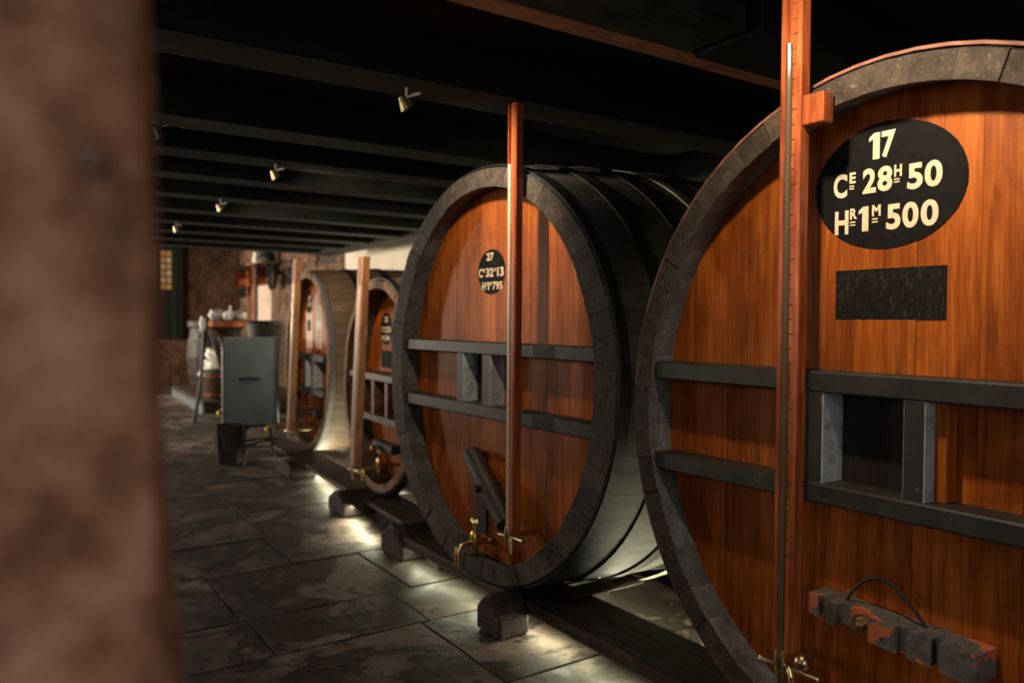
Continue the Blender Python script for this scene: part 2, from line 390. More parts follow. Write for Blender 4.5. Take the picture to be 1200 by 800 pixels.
link('raw_plank', B(-2.2, 3.5, 1.775, 1.86, ZB+.002, 2.30, .003), M['raw_plank'], ceiling)
link('header_beam', B(3.5, 3.75, -2.4, 9.87, ZB-.01, 2.30, .006), M['beam_dark'], ceiling)

# foreground pillar
bm = bmesh.new()
nz, zs = 40, [i*2.14/40 for i in range(41)]
rings = []
for z in zs:
    lean = .0704-.045*(z-1.28)
    pr = [(lean, .40), (lean-.012, .375), (-.30, .375), (-.30, .53), (lean-.02, .53), (lean, .50)]
    rings.append([bm.verts.new((p[0]+random.uniform(-.004, .002), p[1]+random.uniform(-.003, .003), z)) for p in pr])
for a, b in zip(rings, rings[1:]):
    for i in range(6): bm.faces.new((a[i], a[(i+1) % 6], b[(i+1) % 6], b[i]))
bm.faces.new(rings[0]); bm.faces.new(rings[-1][::-1])
tag(link('stone_pillar', bm, M['pillar'], None, True), 'rough brown stone pillar close to the lens, blurred along the left edge', 'pillar')

# ------------------------------------------------------------------ the casks
def make_cask(label, X, Y, cz, hy, hz, rotz, L, thick, rec, bulge, mats, planks, n=48, seed=1):
    rnd = random.Random(seed)
    base = cz-hz
    t = thing('wine_cask', label, 'cask', (X, Y, base), rotz, 'giant wine casks in a row')
    zc = hz                                  # local z of the head's centre
    ty, tz = thick if isinstance(thick, tuple) else (thick, thick)
    def rad(a, r): return (math.sin(a)*(hy+r), zc+math.cos(a)*(hz+r))
    def radi(a, r): return (math.sin(a)*(hy-ty+r), zc+math.cos(a)*(hz-tz+r))
    # staves
    ws = [rnd.uniform(.75, 1.3) for _ in range(n)]; tot = sum(ws); a = rnd.uniform(0, .1)
    xs = [0, .03, rec+.02, .30*L, .5*L, .7*L, L]
    for wk in ws:
        da = wk/tot*2*PI; a0, a1 = a+.0005, a+da-.0005; a += da
        fx = rnd.uniform(-.004, .003); dr = rnd.uniform(-.0006, .0006)
        bm = bmesh.new(); outer, inner = [], []
        for i, x in enumerate(xs):
            u = 2*x/L-1; b = bulge*(1-u*u)+dr
            ro = b-(.006 if i == 0 else 0)
            ri = b*(1 if i > 2 else 0)+(0 if i == 0 else (.006 if i == 1 else .020 if i == 2 else .02))
            xx = x+(fx if i < 2 else 0)
            outer.append([bm.verts.new((xx, *rad(a0+(a1-a0)*k/2, ro))) for k in range(3)])
            inner.append([bm.verts.new((xx, *radi(a0+(a1-a0)*k/2, ri))) for k in range(3)])
        for i in range(len(xs)-1):
            for k in range(2):
                f = bm.faces.new((outer[i][k], outer[i+1][k], outer[i+1][k+1], outer[i][k+1])); f.material_index = 0
                f = bm.faces.new((inner[i][k], inner[i][k+1], inner[i+1][k+1], inner[i+1][k])); f.material_index = 2 if i < 2 else 0
            for k in (0, 2):
                f = bm.faces.new((outer[i][k], inner[i][k], inner[i+1][k], outer[i+1][k])); f.material_index = 1
        for k in range(2):
            f = bm.faces.new((outer[0][k], outer[0][k+1], inner[0][k+1], inner[0][k])); f.material_index = 1
            f = bm.faces.new((outer[-1][k], inner[-1][k], inner[-1][k+1], outer[-1][k+1])); f.material_index = 1
        link('stave', bm, mats, t)
    # heads
    ey, ez = hy-ty+.024, hz-tz+.024
    def plank(y0, y1, x, th):
        y0, y1 = max(y0, -ey*.9995), min(y1, ey*.9995)
        if y1-y0 < .01: return
        y0 += .0005; y1 -= .0005
        ys = [y0+(y1-y0)*k/6 for k in range(7)]
        top = [(v, zc+ez*math.sqrt(max(0, 1-(v/ey)**2))) for v in ys]; bot = [(v, zc-ez*math.sqrt(max(0, 1-(v/ey)**2))) for v in ys]
        bm = bmesh.new(); prism(bm, top+bot[::-1], 'x', x, x+th); return bm
    for y0, y1 in zip(planks, planks[1:]):
        bm = plank(y0, y1, rec+rnd.uniform(-.0012, .0012), .035)
        if bm: link('head_plank', bm, M['head'], t)
    link('back_head', plank(-ey, ey, L-.12, .03), M['dark_wood'], t)
    return t, zc, rad
def hoop(t, rad, L, bulge, x0, x1, mat, name='hoop', th=.005, off=0.0, seg=72):
    bm = bmesh.new(); rings = []
    for x, r in ((x0, 0), (x1, 0), (x1, th), (x0, th)):
        u = 2*x/L-1; b = bulge*(1-u*u)+.003+r+off
        rings.append([bm.verts.new((x, *rad(2*PI*k/seg, b))) for k in range(seg)])
    for i in range(4):
        a, b = rings[i], rings[(i+1) % 4]
        for k in range(seg): bm.faces.new((a[k], a[(k+1) % seg], b[(k+1) % seg], b[k]))
    return link(name, bm, mat, t, True)
def plaque(t, y, z, ry, rz, x, name='oval_plaque', mat='black_paint'):
    pts = [(y+ry*math.cos(2*PI*k/48), z+rz*math.sin(2*PI*k/48)) for k in range(48)]
    o = link(name, prism(bmesh.new(), pts, 'x', x-.0015, x+.004), M[mat], t); return o
def panel(t, y0, y1, z0, z1, x, name, mat):
    return link(name, B(x-.0015, x+.004, min(y0, y1), max(y0, y1), z0, z1), M[mat], t)
def door_frame(t, ylo, yhi, zu, zl, divs, xf, rec, rail='rail', div='divider'):
    """two rails across the head with dividers between them. zu, zl = (z0,z1) local"""
    for (z0, z1) in (zu, zl):
        link('rail', B(xf, rec-.001, ylo, yhi, z0, z1, .004), M[rail], t)
    for (y0, y1) in divs:
        bm = bmesh.new(); box(bm, xf+.004, rec-.001, y0, y1, zl[1], zu[0], .002)
        for f in bm.faces:
            if abs(f.normal.x) > .9 and f.calc_center_median().x < xf+.02: f.material_index = 1
        bmesh.ops.recalc_face_normals(bm, faces=bm.faces[:])
        for f in bm.faces:
            if f.normal.x < -.9: f.material_index = 1
        link('divider', bm, [M[div], M[rail]], t)

# --- cask numbered 17
X, Y, cz, hy, hz = 1.62, .972, -.2435, .7745, .8217
base = cz-hz; L = 1.85; rec = .10
pl = [-.80, -.66, -.475, -.34, -.255, -.165, -.03, .12, .215, .335, .50, .62, .80]
t17, zc, rad = make_cask('biggest oak cask at the right, head painted with the number 17 in a black oval', X, Y, cz, hy, hz, 0, L, .066, rec, .045, M['stave_big'], pl, 50, 3)
Zl = lambda z: z-base
hoop(t17, rad, L, .045, .012, .075, M['rust'], th=.007)
for a, b in ((.30, .36), (.62, .68), (1.15, 1.21), (1.5, 1.56)): hoop(t17, rad, L, .045, a, b, M['iron'])
door_frame(t17, -.70, .70, (Zl(-.163), Zl(-.113)), (Zl(-.427), Zl(-.380)), [(1.115-Y, 1.163-Y), (.872-Y, .920-Y)], .012, rec)
panel(t17, .92-Y, 1.115-Y, Zl(-.38), Zl(-.163), rec-.002, 'dark_opening_panel', 'dark_wood')  # flat near-black sheet, paints in the shade of a deeper opening
link('batten', B(.055, rec-.002, .846-Y, .872-Y, Zl(-.38), Zl(-.163), .002), M['head'], t17)
plaque(t17, 1.017-Y, Zl(.320), .182, .147, rec)
panel(t17, 1.141-Y, .876-Y, Zl(.011), Zl(.129), rec, 'worn_panel', 'slate')
yy = lambda v: v-Y
it = [('1', yy(1.050), Zl(.384), .061, .016), ('7', yy(1.030), Zl(.384), .061, .034),
      ('C', yy(1.151), Zl(.304), .058, .036), ('E', yy(1.109), Zl(.336), .026, .016), ('2', yy(1.075), Zl(.307), .058, .033), ('8', yy(1.038), Zl(.307), .058, .036), ('H', yy(.998), Zl(.336), .027, .018), ('5', yy(.967), Zl(.302), .058, .035), ('0', yy(.928), Zl(.302), .058, .039),
      ('H', yy(1.146), Zl(.216), .057, .036), ('R', yy(1.106), Zl(.250), .026, .018), ('1', yy(1.074), Zl(.219), .058, .015), ('M', yy(1.050), Zl(.252), .026, .021), ('5', yy(1.015), Zl(.217), .058, .034), ('0', yy(.977), Zl(.217), .058, .037), ('0', yy(.935), Zl(.217), .058, .039),
      ('-', yy(1.109), Zl(.328), .003, .012), ('-', yy(1.109), Zl(.322), .003, .012), ('-', yy(.998), Zl(.329), .003, .013), ('-', yy(.998), Zl(.323), .003, .013), ('-', yy(1.106), Zl(.242), .003, .014), ('-', yy(1.106), Zl(.235), .003, .014), ('-', yy(1.050), Zl(.244), .003, .014), ('-', yy(1.050), Zl(.237), .003, .014)]
text('lettering', it, M['cream_paint'], t17, rec-.0015)
# door clamp bar with nut and cord
bm = bmesh.new()
prof = [(1.152, .015), (1.125, .012), (1.123, .030), (1.100, .030), (1.098, .005), (1.070, .000), (1.068, .020), (.990, .020), (.988, -.004), (.925, -.004), (.923, .014), (.903, .014), (.901, -.002), (.850, .002), (.848, .020), (.832, .020), (.830, -.004), (.757, -.004), (.757, .08), (1.152, .08)]
prism(bm, [(p[1]+.012, yy(p[0])) for p in prof], 'z', 0, 1)
for v in bm.verts:
    u = (v.co.y-yy(1.152))/(yy(.757)-yy(1.152))
    top = Zl(-.650)-.012*u; bot = Zl(-.694)-.026*u
    v.co.z = top if v.co.z > .5 else bot-(.006 if v.co.x < .03 else 0)
cl = link('door_clamp', bm, M['clamp'], t17)
bm = bmesh.new(); tube(bm, [(.034, yy(1.012), Zl(-.682)), (.020, yy(1.012), Zl(-.682))], .022, 20); tube(bm, [(.02, yy(1.012), Zl(-.682)), (.005, yy(1.012), Zl(-.682))], .015, 6); tube(bm, [(.005, yy(1.012), Zl(-.682)), (-.012, yy(1.012), Zl(-.682))], .008, 12)
link('nut', bm, M['old_brass'], cl)
cord = [(.06, yy(1.075+(.885-1.075)*k/16), Zl(-.655)+.075*math.sin(PI*min(1, (k/16)**.85))) for k in range(17)]
link('cord', T(cord, .004, 8), M['wire'], t17)

# --- cask numbered 27
X, Y, cz, hy, hz = 1.76, 2.872, -.2318, .895, .889
base = cz-hz; L = 1.9; rec = .10
pl = [-1.0, -.80, -.66, -.50, -.36, -.245, -.10, .02, .14, .25, .40, .52, .66, .80, 1.0]
t27, zc, rad = make_cask('second cask from the right, orange head painted with the number 27, gauge board in front', X, Y, cz, hy, hz, 0, L, (.125, .082), rec, .055, M['stave_mid'], pl, 54, 5)
yy = lambda v: v-Y
hoop(t27, rad, L, .055, .008, .05, M['iron'], th=.004)
for a, b in ((.20, .26), (.42, .48), (.80, .86), (1.1, 1.16), (1.5, 1.56)): hoop(t27, rad, L, .055, a, b, M['iron'])
lh = hoop(t27, rad, L, .055, .61, .655, M['steel'], 'loose_hoop', th=.006, off=.012); lh.location.z = -.018
door_frame(t27, -.80, .80, (Zl(-.142), Zl(-.088)), (Zl(-.418), Zl(-.362)), [(yy(3.045), yy(3.105)), (yy(2.82), yy(2.885))], .018, rec)
panel(t27, yy(2.885), yy(3.045), Zl(-.362), Zl(-.142), rec-.002, 'dark_opening_panel', 'dark_wood')  # same near-black sheet, shade of the opening put into its colour
plaque(t27, yy(2.935), Zl(.222), .112, .100, rec)
text('lettering', [('27', yy(2.975), Zl(.272), .036, .060), ('C', yy(3.040), Zl(.200), .040, .034), ('E', yy(3.002), Zl(.222), .017, .014), ('32', yy(2.978), Zl(.200), .040, .060), ('H', yy(2.912), Zl(.222), .017, .014), ('13', yy(2.886), Zl(.200), .040, .052),
     ('H', yy(3.010), Zl(.142), .036, .026), ('R', yy(2.980), Zl(.160), .017, .013), ('1', yy(2.960), Zl(.142), .036, .008), ('M', yy(2.947), Zl(.160), .017, .015), ('795', yy(2.925), Zl(.142), .036, .082)], M['cream_paint'], t27, rec-.0015)
# tilted door clamp and a flat near-black upright strip below it
bm = bmesh.new()
p0, p1 = Vector((.055, yy(3.02), Zl(-.60))), Vector((.030, yy(2.70), Zl(-.845)))
tube(bm, [p0-(p1-p0)*.03, p0, p0+(p1-p0)*.3, p0+(p1-p0)*.5, p0+(p1-p0)*.7, p1, p1+(p1-p0)*.03], [.035, .045, .048, .052, .048, .045, .035], 12)
cl = link('door_clamp', bm, M['dark_tub'], t27, True)
link('bolt', T([(.10, yy(2.86), Zl(-.72)), (-.03, yy(2.86), Zl(-.72))], .016, 10), M['iron'], cl)
link('dark_strip', B(rec-.012, rec-.0005, yy(3.03), yy(2.95), Zl(-.96), Zl(-.62)), M['dark_wood'], t27)

# --- cask numbered 22
R4 = -math.radians(4)
X, Y, cz, hy, hz = 2.181, 4.908, -.441, .70, .725
base = cz-hz; L = 1.5; rec = .18
t22, zc, rad = make_cask('small brown cask numbered 22, between the 27 cask and the rearmost cask', X, Y, cz, hy, hz, R4, L, .06, rec, .045, M['stave_brown'], [-.7, -.5, -.33, -.17, 0, .16, .3, .45, .7], 42, 8)
hoop(t22, rad, L, .045, .012, .06, M['iron'])
for a, b in ((.30, .35), (.55, .60), (.9, .95), (1.2, 1.25)): hoop(t22, rad, L, .045, a, b, M['iron'])
door_frame(t22, -.63, .63, (.755, .805), (.47, .52), [(.10, .15), (-.16, -.11), (.36, .41)], .02, rec, 'brown_rail', 'brown_rail')
panel(t22, -.11, .10, .52, .755, rec-.002, 'dark_opening_panel', 'dark_wood')  # near-black sheet painting the shaded opening here too
plaque(t22, .27, 1.11, .115, .115, rec)
panel(t22, .37, .16, .83, .955, rec, 'black_panel', 'black_paint')
text('lettering', [('22', .305, 1.160, .040, .070), ('C', .360, 1.085, .042, .032), ('12', .315, 1.085, .042, .055), ('33', .250, 1.085, .042, .068), ('H', .355, 1.025, .040, .032), ('1', .31, 1.025, .040, .012), ('34', .275, 1.025, .040, .068)], M['cream_paint'], t22, rec-.0015)
bm = bmesh.new(); box(bm, .03, .10, -.22, .16, .28, .34, .01); cl = link('door_clamp', bm, M['rail'], t22)
link('bolt', T([(.10, -.02, .31), (-.04, -.02, .31)], .016, 8), M['old_brass'], cl)

# --- rearmost cask
X, Y, cz, hy, hz = 2.367, 6.859, -.357, .73, .80
L = 1.7; rec = .12
t24, zc, rad = make_cask('rearmost cask in the row, pale sheets on its dark head, behind the grey cabinet', X, Y, cz, hy, hz, R4, L, .06, rec, .045, M['stave_brown'], [-.75, -.5, -.33, -.17, 0, .16, .3, .45, .75], 44, 11)
hoop(t24, rad, L, .045, .008, .05, M['dull_edge'], th=.004)
for a, b in ((.30, .35), (.60, .66), (1.0, 1.05), (1.3, 1.35)): hoop(t24, rad, L, .045, a, b, M['iron'])
door_frame(t24, -.66, .66, (.80, .86), (.50, .555), [(.08, .13), (-.15, -.10)], .02, rec)
plaque(t24, .30, 1.33, .10, .11, rec)
text('lettering', [('24', .335, 1.355, .045, .07), ('C 31', .36, 1.29, .045, .12)], M['cream_paint'], t24, rec-.0015)
panel(t24, .42, .20, .90, 1.24, rec, 'pale_sheet', 'paper')
panel(t24, .36, .26, 1.06, 1.16, rec-.002, 'black_panel', 'black_paint')
panel(t24, .10, -.10, .90, 1.30, rec, 'pale_sheet', 'paper')
panel(t24, .09, -.09, 1.08, 1.16, rec-.002, 'white_sheet', 'white_paper')
bm = bmesh.new(); box(bm, .03, .10, -.22, .16, .30, .36, .01); link('door_clamp', bm, M['rail'], t24)

# ------------------------------------------------------------------ level gauges
def gauge(label, X, Y, w, d, z0, z1, lean, wmat, tube_side, ticks, fit, zt_=.86, tm='tube'):
    t = thing('level_gauge', label, 'gauge', (X, Y, z0), 0, 'gauge boards in front of the casks')
    h = z1-z0; g0, g1 = tube_side-.010, tube_side+.010
    bm = bmesh.new()
    prism(bm, [(-d/2, -w/2+.006), (-d/2+.006, -w/2), (d/2, -w/2), (d/2, w/2), (-d/2+.006, w/2), (-d/2, w/2-.006), (-d/2, g1), (-d/2+.014, g1-.002), (-d/2+.014, g0+.002), (-d/2, g0)], 'z', 0, h)
    for v in bm.verts: v.co.x += lean*v.co.z/h
    link('board', bm, M[wmat], t)
    a, b = -d/2+.002, -d/2+.002
    zt = h*zt_
    link('glass_tube', T([(a, tube_side, .01), (a+lean*zt/h, tube_side, zt)], .0075, 12), M[tm], t)
    if ticks:
        bm = bmesh.new(); k = 0; z = .25
        while z < h-.25:
            box(bm, -d/2-.0008, -d/2+.001, g0-(.008 if k % 5 else .014), g0, z, z+.0018); z += .035; k += 1
        o = link('graduation', bm, M['wire'], t); o['kind'] = 'stuff'
    if fit:
        bm = bmesh.new(); ts = tube_side
        tube(bm, [(a, ts, .02), (a, ts, -.01), (a, ts, -.035), (a, ts, -.06)], [.013, .016, .012, .009], 12)
        tube(bm, [(a-.005, ts+.055, -.02), (a-.005, ts+.047, -.02), (a, ts, -.018), (a, ts-.10, -.014), (a, ts-.108, -.014)], [.010, .007, .007, .007, .010], 10)
        tube(bm, [(a, ts-.025, -.018), (a-.012, ts-.04, -.03), (a-.014, ts-.045, -.075)], [.008, .008, .006], 10)
        tube(bm, [(a, ts, -.018), (d/2+(.34 if lean else .10), ts, -.018)], .011, 10)
        link('brass_fitting', bm, M['old_brass'], t, True)
    return t
g = gauge('red-brown gauge board before the 17 cask, nearest and tallest in view', 1.585, 1.170, .058, .036, -.80, 1.02, 0, 'gauge', .002, True, True, .80, 'tube_dark')
link('bracket', B(-.01, .03, -.085, -.029, 1.26, 1.33, .003), M['gauge'], g)
bm = bmesh.new(); bmesh.ops.create_uvsphere(bm, u_segments=14, v_segments=8, radius=.018)
for v in bm.verts: v.co += Vector((-.02, -.060, .012))
link('knob', bm, M['old_brass'], g, True)
gauge('red-brown gauge board before the 27 cask, reaching up to the beam', 1.725, 2.555, .058, .036, -.835, .855, 0, 'gauge', .009, False, True)
gauge('leaning pale gauge board before the 22 cask, top standing free', 1.96, 4.73, .085, .05, -.94, .415, .06, 'gauge_raw', -.01, False, True)
gauge('thin leaning gauge board before the rearmost cask', 2.13, 6.55, .075, .05, -.92, .52, .06, 'gauge_raw', -.01, False, True)

# ------------------------------------------------------------------ taps
def tap(label, X, Y, z, ln, rotz=0):
    t = thing('brass_tap', label, 'tap', (X, Y, z), rotz, 'brass taps low on the casks')
    bm = bmesh.new()
    tube(bm, [(0, 0, 0), (-.012, 0, 0), (-.02, 0, 0), (-.06, 0, 0), (-ln+.05, 0, 0), (-ln+.02, 0, -.004), (-ln+.002, 0, -.02), (-ln, 0, -.045), (-ln, 0, -.085)], [.020, .020, .013, .012, .012, .013, .014, .015, .017], 12)
    link('spout', bm, M['brass'], t, True)
    xk = -ln*.5
    bm = bmesh.new(); tube(bm, [(xk, 0, -.05), (xk, 0, -.04), (xk, 0, .035), (xk, 0, .05)], [.010, .016, .020, .012], 12); link('valve_body', bm, M['brass'], t, True)
    bm = bmesh.new(); tube(bm, [(xk, 0, .045), (xk, 0, .085)], .007, 8); tube(bm, [(xk, -.032, .09), (xk, -.02, .098), (xk, 0, .085), (xk, .02, .098), (xk, .032, .09)], [.006, .009, .008, .009, .006], 8)
    link('handle', bm, M['old_brass'], t, True)
    return t
tap('brass tap low on the 27 cask, spout hanging over its rim', 1.86, 2.93, -.975, .17)
tap('small brass tap low on the 22 cask', 2.30, 4.86, -.98, .22, R4)
tap('brass tap on the rearmost cask beside the grey cabinet', 2.48, 6.85, -.93, .46, R4)

# ------------------------------------------------------------------ cradle beams, saddles, chocks
def cradle(label, p0, p1, w_, z0, z1):
    d = Vector((p1[0]-p0[0], p1[1]-p0[1], 0)); l = d.length
    o = link('cradle_beam', B(0, w_, 0, l, z0-z1, 0, .012, jit=.004), M['cradle'])
    o.location = (p0[0], p0[1], z1+H); o.rotation_euler = (0, 0, math.atan2(d.y, d.x)-PI/2)
    return tag(o, label, 'beam', 'long timber cradle beams under the casks')
cradle('long dark cradle timber under the 17 and 27 casks', (1.82, -.2), (1.82, 3.75), .3, -1.205, -1.150)
cradle('brown cradle timber under the 22 and rearmost casks', (1.98, 3.95), (2.24, 7.9), .26, -1.208, -1.172)
cradle('rear cradle timber behind, carrying the far ends of the big casks', (3.1, -.2), (3.1, 3.75), .2, -1.26, -1.150)
def saddle(label, x0, x1, y0, y1, z0, z1):
    o = link('saddle_block', B(0, x1-x0, 0, y1-y0, 0, z1-z0, .008, jit=.003), M['chock']); o.location = (x0, y0, z0+H)
    return tag(o, label, 'wooden block', 'saddle blocks between beam and cask')
saddle('short block on the beam, right of the gabled chock under the 27 cask', 1.98, 2.40, 2.50, 2.62, -1.150, -1.137)
saddle('block on the beam under the farther lower curve of the 27 cask', 1.90, 2.06, 3.26, 3.38, -1.150, -1.085)
saddle('block on the beam under the lower left curve of the 17 cask', 1.90, 2.06, 1.30, 1.44, -1.150, -1.03)
saddle('block on the beam under the lower right curve of the 17 cask', 1.90, 2.06, .50, .64, -1.150, -1.03)
# feet carrying the beams
for (x, y, lab) in ((1.9, 1.2, 'low foot under the big cradle beam, between the 17 and 27 casks'), (1.9, 3.5, 'low foot under the far end of the big cradle beam'), (2.08, 4.4, 'low foot under the brown cradle beam by the 22 cask'), (2.26, 7.4, 'low foot under the brown cradle beam by the rearmost cask')):
    o = link('foot_block', B(0, .16, 0, .12, 0, .072), M['chock']); o.location = (x, y, 0); tag(o, lab, 'wooden block', 'feet under the cradle beams')
def chock(label, x, y, lx, ly, h, rotz=0, ridge=.5):
    o = link('chock', prism(bmesh.new(), [(0, 0), (ly, 0), (ly, h*.62), (ly*(ridge+.12), h), (ly*(ridge-.12), h), (0, h*.55)], 'x', 0, lx), M['chock'])
    bm = bmesh.new(); bm.from_mesh(o.data); bmesh.ops.bevel(bm, geom=bm.edges[:], offset=.012, segments=1, affect='EDGES'); bm.to_mesh(o.data); bm.free()
    o.location = (x, y, 0); o.rotation_euler = (0, 0, rotz)
    return tag(o, label, 'wooden block', 'chocks along the foot of the casks')
chock('dark gabled chock on the flagstones under the 27 cask', 1.68, 2.58, .15, .18, .165)
chock('dark rounded chock on the floor between the 27 and 22 casks', 1.80, 3.72, .24, .26, .17)
chock('dark rounded chock on the floor under the 22 cask', 1.90, 4.78, .24, .28, .15)
chock('reddish chock with a pale end, farthest, near the grey cabinet', 2.0, 6.15, .22, .40, .13)

# ------------------------------------------------------------------ lamps on the floor behind the beams
def strip(label, x, y0, y1, z=None, rz=0):
    up_ = z is None
    t = thing('strip_lamp', label, 'lamp', (x, (y0+y1)/2, -1.28 if up_ else z), rz)
    l = (y1-y0)/2
    if up_:
        link('housing', B(-.03, .03, -l, l, 0, .016, .003), M['steel'], t)
        link('lamp_tube', T([(0, -l+.03, .026), (0, l-.03, .026)], .010, 10), M['lamp'], t)
    else:
        link('housing', B(-.008, .008, -l, l, -.003, .003), M['steel'], t)
strip('strip lamp on the floor hidden behind the beam of the big casks', 2.22, 1.1, 4.1)
strip('strip lamp on the floor behind the brown cradle beam', 2.415, 4.8, 7.2, None, -math.radians(3.8))
strip('strip lamp under the front edge of the big cradle beam', 1.88, .2, 3.6, -1.209)
strip('strip lamp under the front edge of the brown cradle beam', 2.16, 4.6, 6.6, -1.214, -math.radians(3.8))
strip('strip lamp on the floor at the foot of the cream wall', 4.0, 4.0, 10.4)

# ------------------------------------------------------------------ hooks / small fittings under the beams
M['lens'] = NT('lit_lens').fin((.9, .8, .6), .3)
bs = M['lens'].node_tree.nodes['Principled BSDF']; bs.inputs['Emission Color'].default_value = (1, .86, .66, 1); bs.inputs['Emission Strength'].default_value = 5
for i, (x, y, lab) in enumerate(((1.285, 2.62, 'nearest small spotlight below the ceiling beams, bent arm with bright tip'), (1.32, 4.31, 'second small spotlight below the ceiling beams, before the 22 cask'), (1.38, 5.79, 'third small spotlight below the ceiling beams'), (1.38, 7.36, 'farthest small spotlight below the ceiling beams'), (.62, 3.64, 'dark unlit spotlight by the pillar, left of the other ceiling lights'))):
    t = thing('ceiling_spotlight', lab, 'spotlight', (x, y, .86), 0, 'small spotlights under the ceiling beams')
    link('arm', T([(0, 0, .004), (0, 0, -.035), (.018, -.03, -.030), (.03, -.05, -.028)], .0055, 6), M['white_paper'] if i < 4 else M['iron'], t)
    bm = bmesh.new(); lathe(bm, [(0, 0), (.012, -.002), (.030, -.05), (.026, -.05), (.010, -.008)], 12)
    bmesh.ops.rotate(bm, verts=bm.verts[:], cent=(0, 0, 0), matrix=Euler((0, math.radians(-35), 0)).to_matrix()); bmesh.ops.translate(bm, verts=bm.verts[:], vec=(-.02, .005, -.032))
    c = link('cone', bm, M['old_brass'] if i < 4 else M['iron'], t, True)
    if i < 4:
        bm = bmesh.new(); bmesh.ops.create_uvsphere(bm, u_segments=8, v_segments=6, radius=.009)
        for v in bm.verts: v.co += Vector((-.006, .005, -.058))
        link('bulb', bm, M['lens'], c, True)

# ------------------------------------------------------------------ far end: grey cabinet on iron frame
t = thing('metal_cabinet', 'grey sheet-metal cabinet with a side handle on a black iron frame', 'cabinet', (2.06, 7.5, -1.28), -math.radians(15))
bm = bmesh.new()
prism(bm, [(-.245, -.16), (.20, -.16), (.235, -.14), (.25, -.10), (.25, .16), (-.245, .16)], 'z', .31, 1.12)
link('body', bm, M['cabinet'], t)
link('edge_strip', T([(-.247, -.165, .31), (-.247, -.165, 1.0), (-.255, -.17, 1.07), (-.285, -.18, 1.125)], .008, 8), M['cabinet_edge'], t)  # rolled edge; its highlight is put into the pale colour
hd = link('handle_plate', B(-.115, .085, -.172, -.160, .70, .765, .004), M['cabinet'], t)
link('handle', T([(-.095, -.170, .735), (-.08, -.195, .74), (-.015, -.20, .745), (.05, -.195, .74), (.065, -.170, .735)], .012, 8), M['iron'], hd)
for (x, y) in ((-.21, -.13), (.21, -.13), (-.21, .13), (.21, .13)):
    link('leg', T([(x*.8, y, .31), (x, y*1.05, .0)], .016, 8), M['iron'], t)
link('shelf_frame', B(-.27, .27, -.18, .18, .285, .31, .004), M['iron'], t)
link('brace', T([(-.19, -.13, .1), (.19, -.13, .1)], .011, 8), M['cabinet'], t)
link('brace', T([(-.19, -.13, .14), (.19, .13, .14)], .010, 8), M['iron'], t)
t = thing('wooden_bucket', 'dark wooden bucket on the floor before the grey cabinet, left side', 'bucket', (1.80, 7.21, -1.28))
bm = bmesh.new(); lathe(bm, [(0, .0), (.115, .0), (.14, .34), (.125, .34), (.105, .03), (0, .03)], 18); link('tub', bm, M['dark_tub'], t)
bm = bmesh.new()
for k in range(9):
    a = 2*PI*k/9; r0, r1 = .118, .143
    tube(bm, [(r0*math.cos(a), r0*math.sin(a), 0), (r1*math.cos(a), r1*math.sin(a), .34)], .006, 4)
link('stave_rib', bm, M['dark_tub'], t)
for z, r in ((.08, .122), (.26, .136)):
    bm = bmesh.new(); lathe(bm, [(r, z), (r+.006, z), (r+.008, z+.03), (r, z+.03), (r, z)], 20); link('hoop', bm, M['iron'], t)
t = thing('brass_tap', 'small brass tap above the dark bucket left of the grey cabinet', 'tap', (1.80, 7.46, -.83))
bm = bmesh.new(); tube(bm, [(.06, 0, 0), (-.03, 0, 0), (-.05, 0, -.02), (-.05, 0, -.06)], [.014, .013, .014, .015], 8); tube(bm, [(0, 0, -.03), (0, 0, .06)], .014, 8); tube(bm, [(0, -.04, .07), (0, .04, .07)], .008, 6)
link('spout', bm, M['brass'], t, True)
t = thing('iron_stake', 'black iron stand leaning before the grey cabinet, two feet', 'stand', (1.85, 6.98, -1.28))
link('post', T([(0, 0, 0), (.02, .04, .34)], .014, 8), M['iron'], t); link('cross_bar', T([(.01, .02, .17), (.36, .20, .19)], .010, 8), M['iron'], t)

# copper hopper on tall iron stand with white cloths
t = thing('copper_hopper', 'copper funnel hopper on tall black iron legs, left of the grey cabinet', 'hopper', (2.48, 10.2, -1.28))
bm = bmesh.new(); lathe(bm, [(.06, .62), (.20, 1.17), (.245, 1.19), (.265, 1.22), (.268, 1.28), (.255, 1.285), (.245, 1.22), (.19, 1.18), (.05, .64)], 28); link('funnel', bm, M['oak_pail'], t, True)
bm = bmesh.new(); lathe(bm, [(.262, 1.19), (.285, 1.20), (.285, 1.27), (.262, 1.275)], 28); link('rim_band', bm, M['dark_copper'], t, True)
for a in (PI*1.02, PI*.35, -PI*.35):
    ca, sa = math.cos(a), math.sin(a)
    link('leg', T([(.25*ca, .25*sa, 1.22), (.27*ca, .27*sa, .85), (.30*ca, .30*sa, .5), (.38*ca, .38*sa, 0)], .022, 8), M['iron'], t)
bm = bmesh.new(); lathe(bm, [(.275, .62), (.285, .62), (.285, .65), (.275, .65), (.275, .62)], 24); link('leg_ring', bm, M['iron'], t)
for k, (dx, dy, r, lab) in enumerate(((-.12, -.06, .09, 'left crumpled white cloth on the copper hopper'), (.045, .03, .065, 'middle crumpled white cloth on the copper hopper'), (.165, -.05, .075, 'right crumpled white cloth on the copper hopper'))):
    o = link('white_cloth', blob(bmesh.new(), (0, 0, 0), r, 1, .9, .8), M['cloth'], None, True); o.location = (2.48+dx, 10.2+dy, H+.01+.05); tag(o, lab, 'cloth', 'white cloths on the hopper')
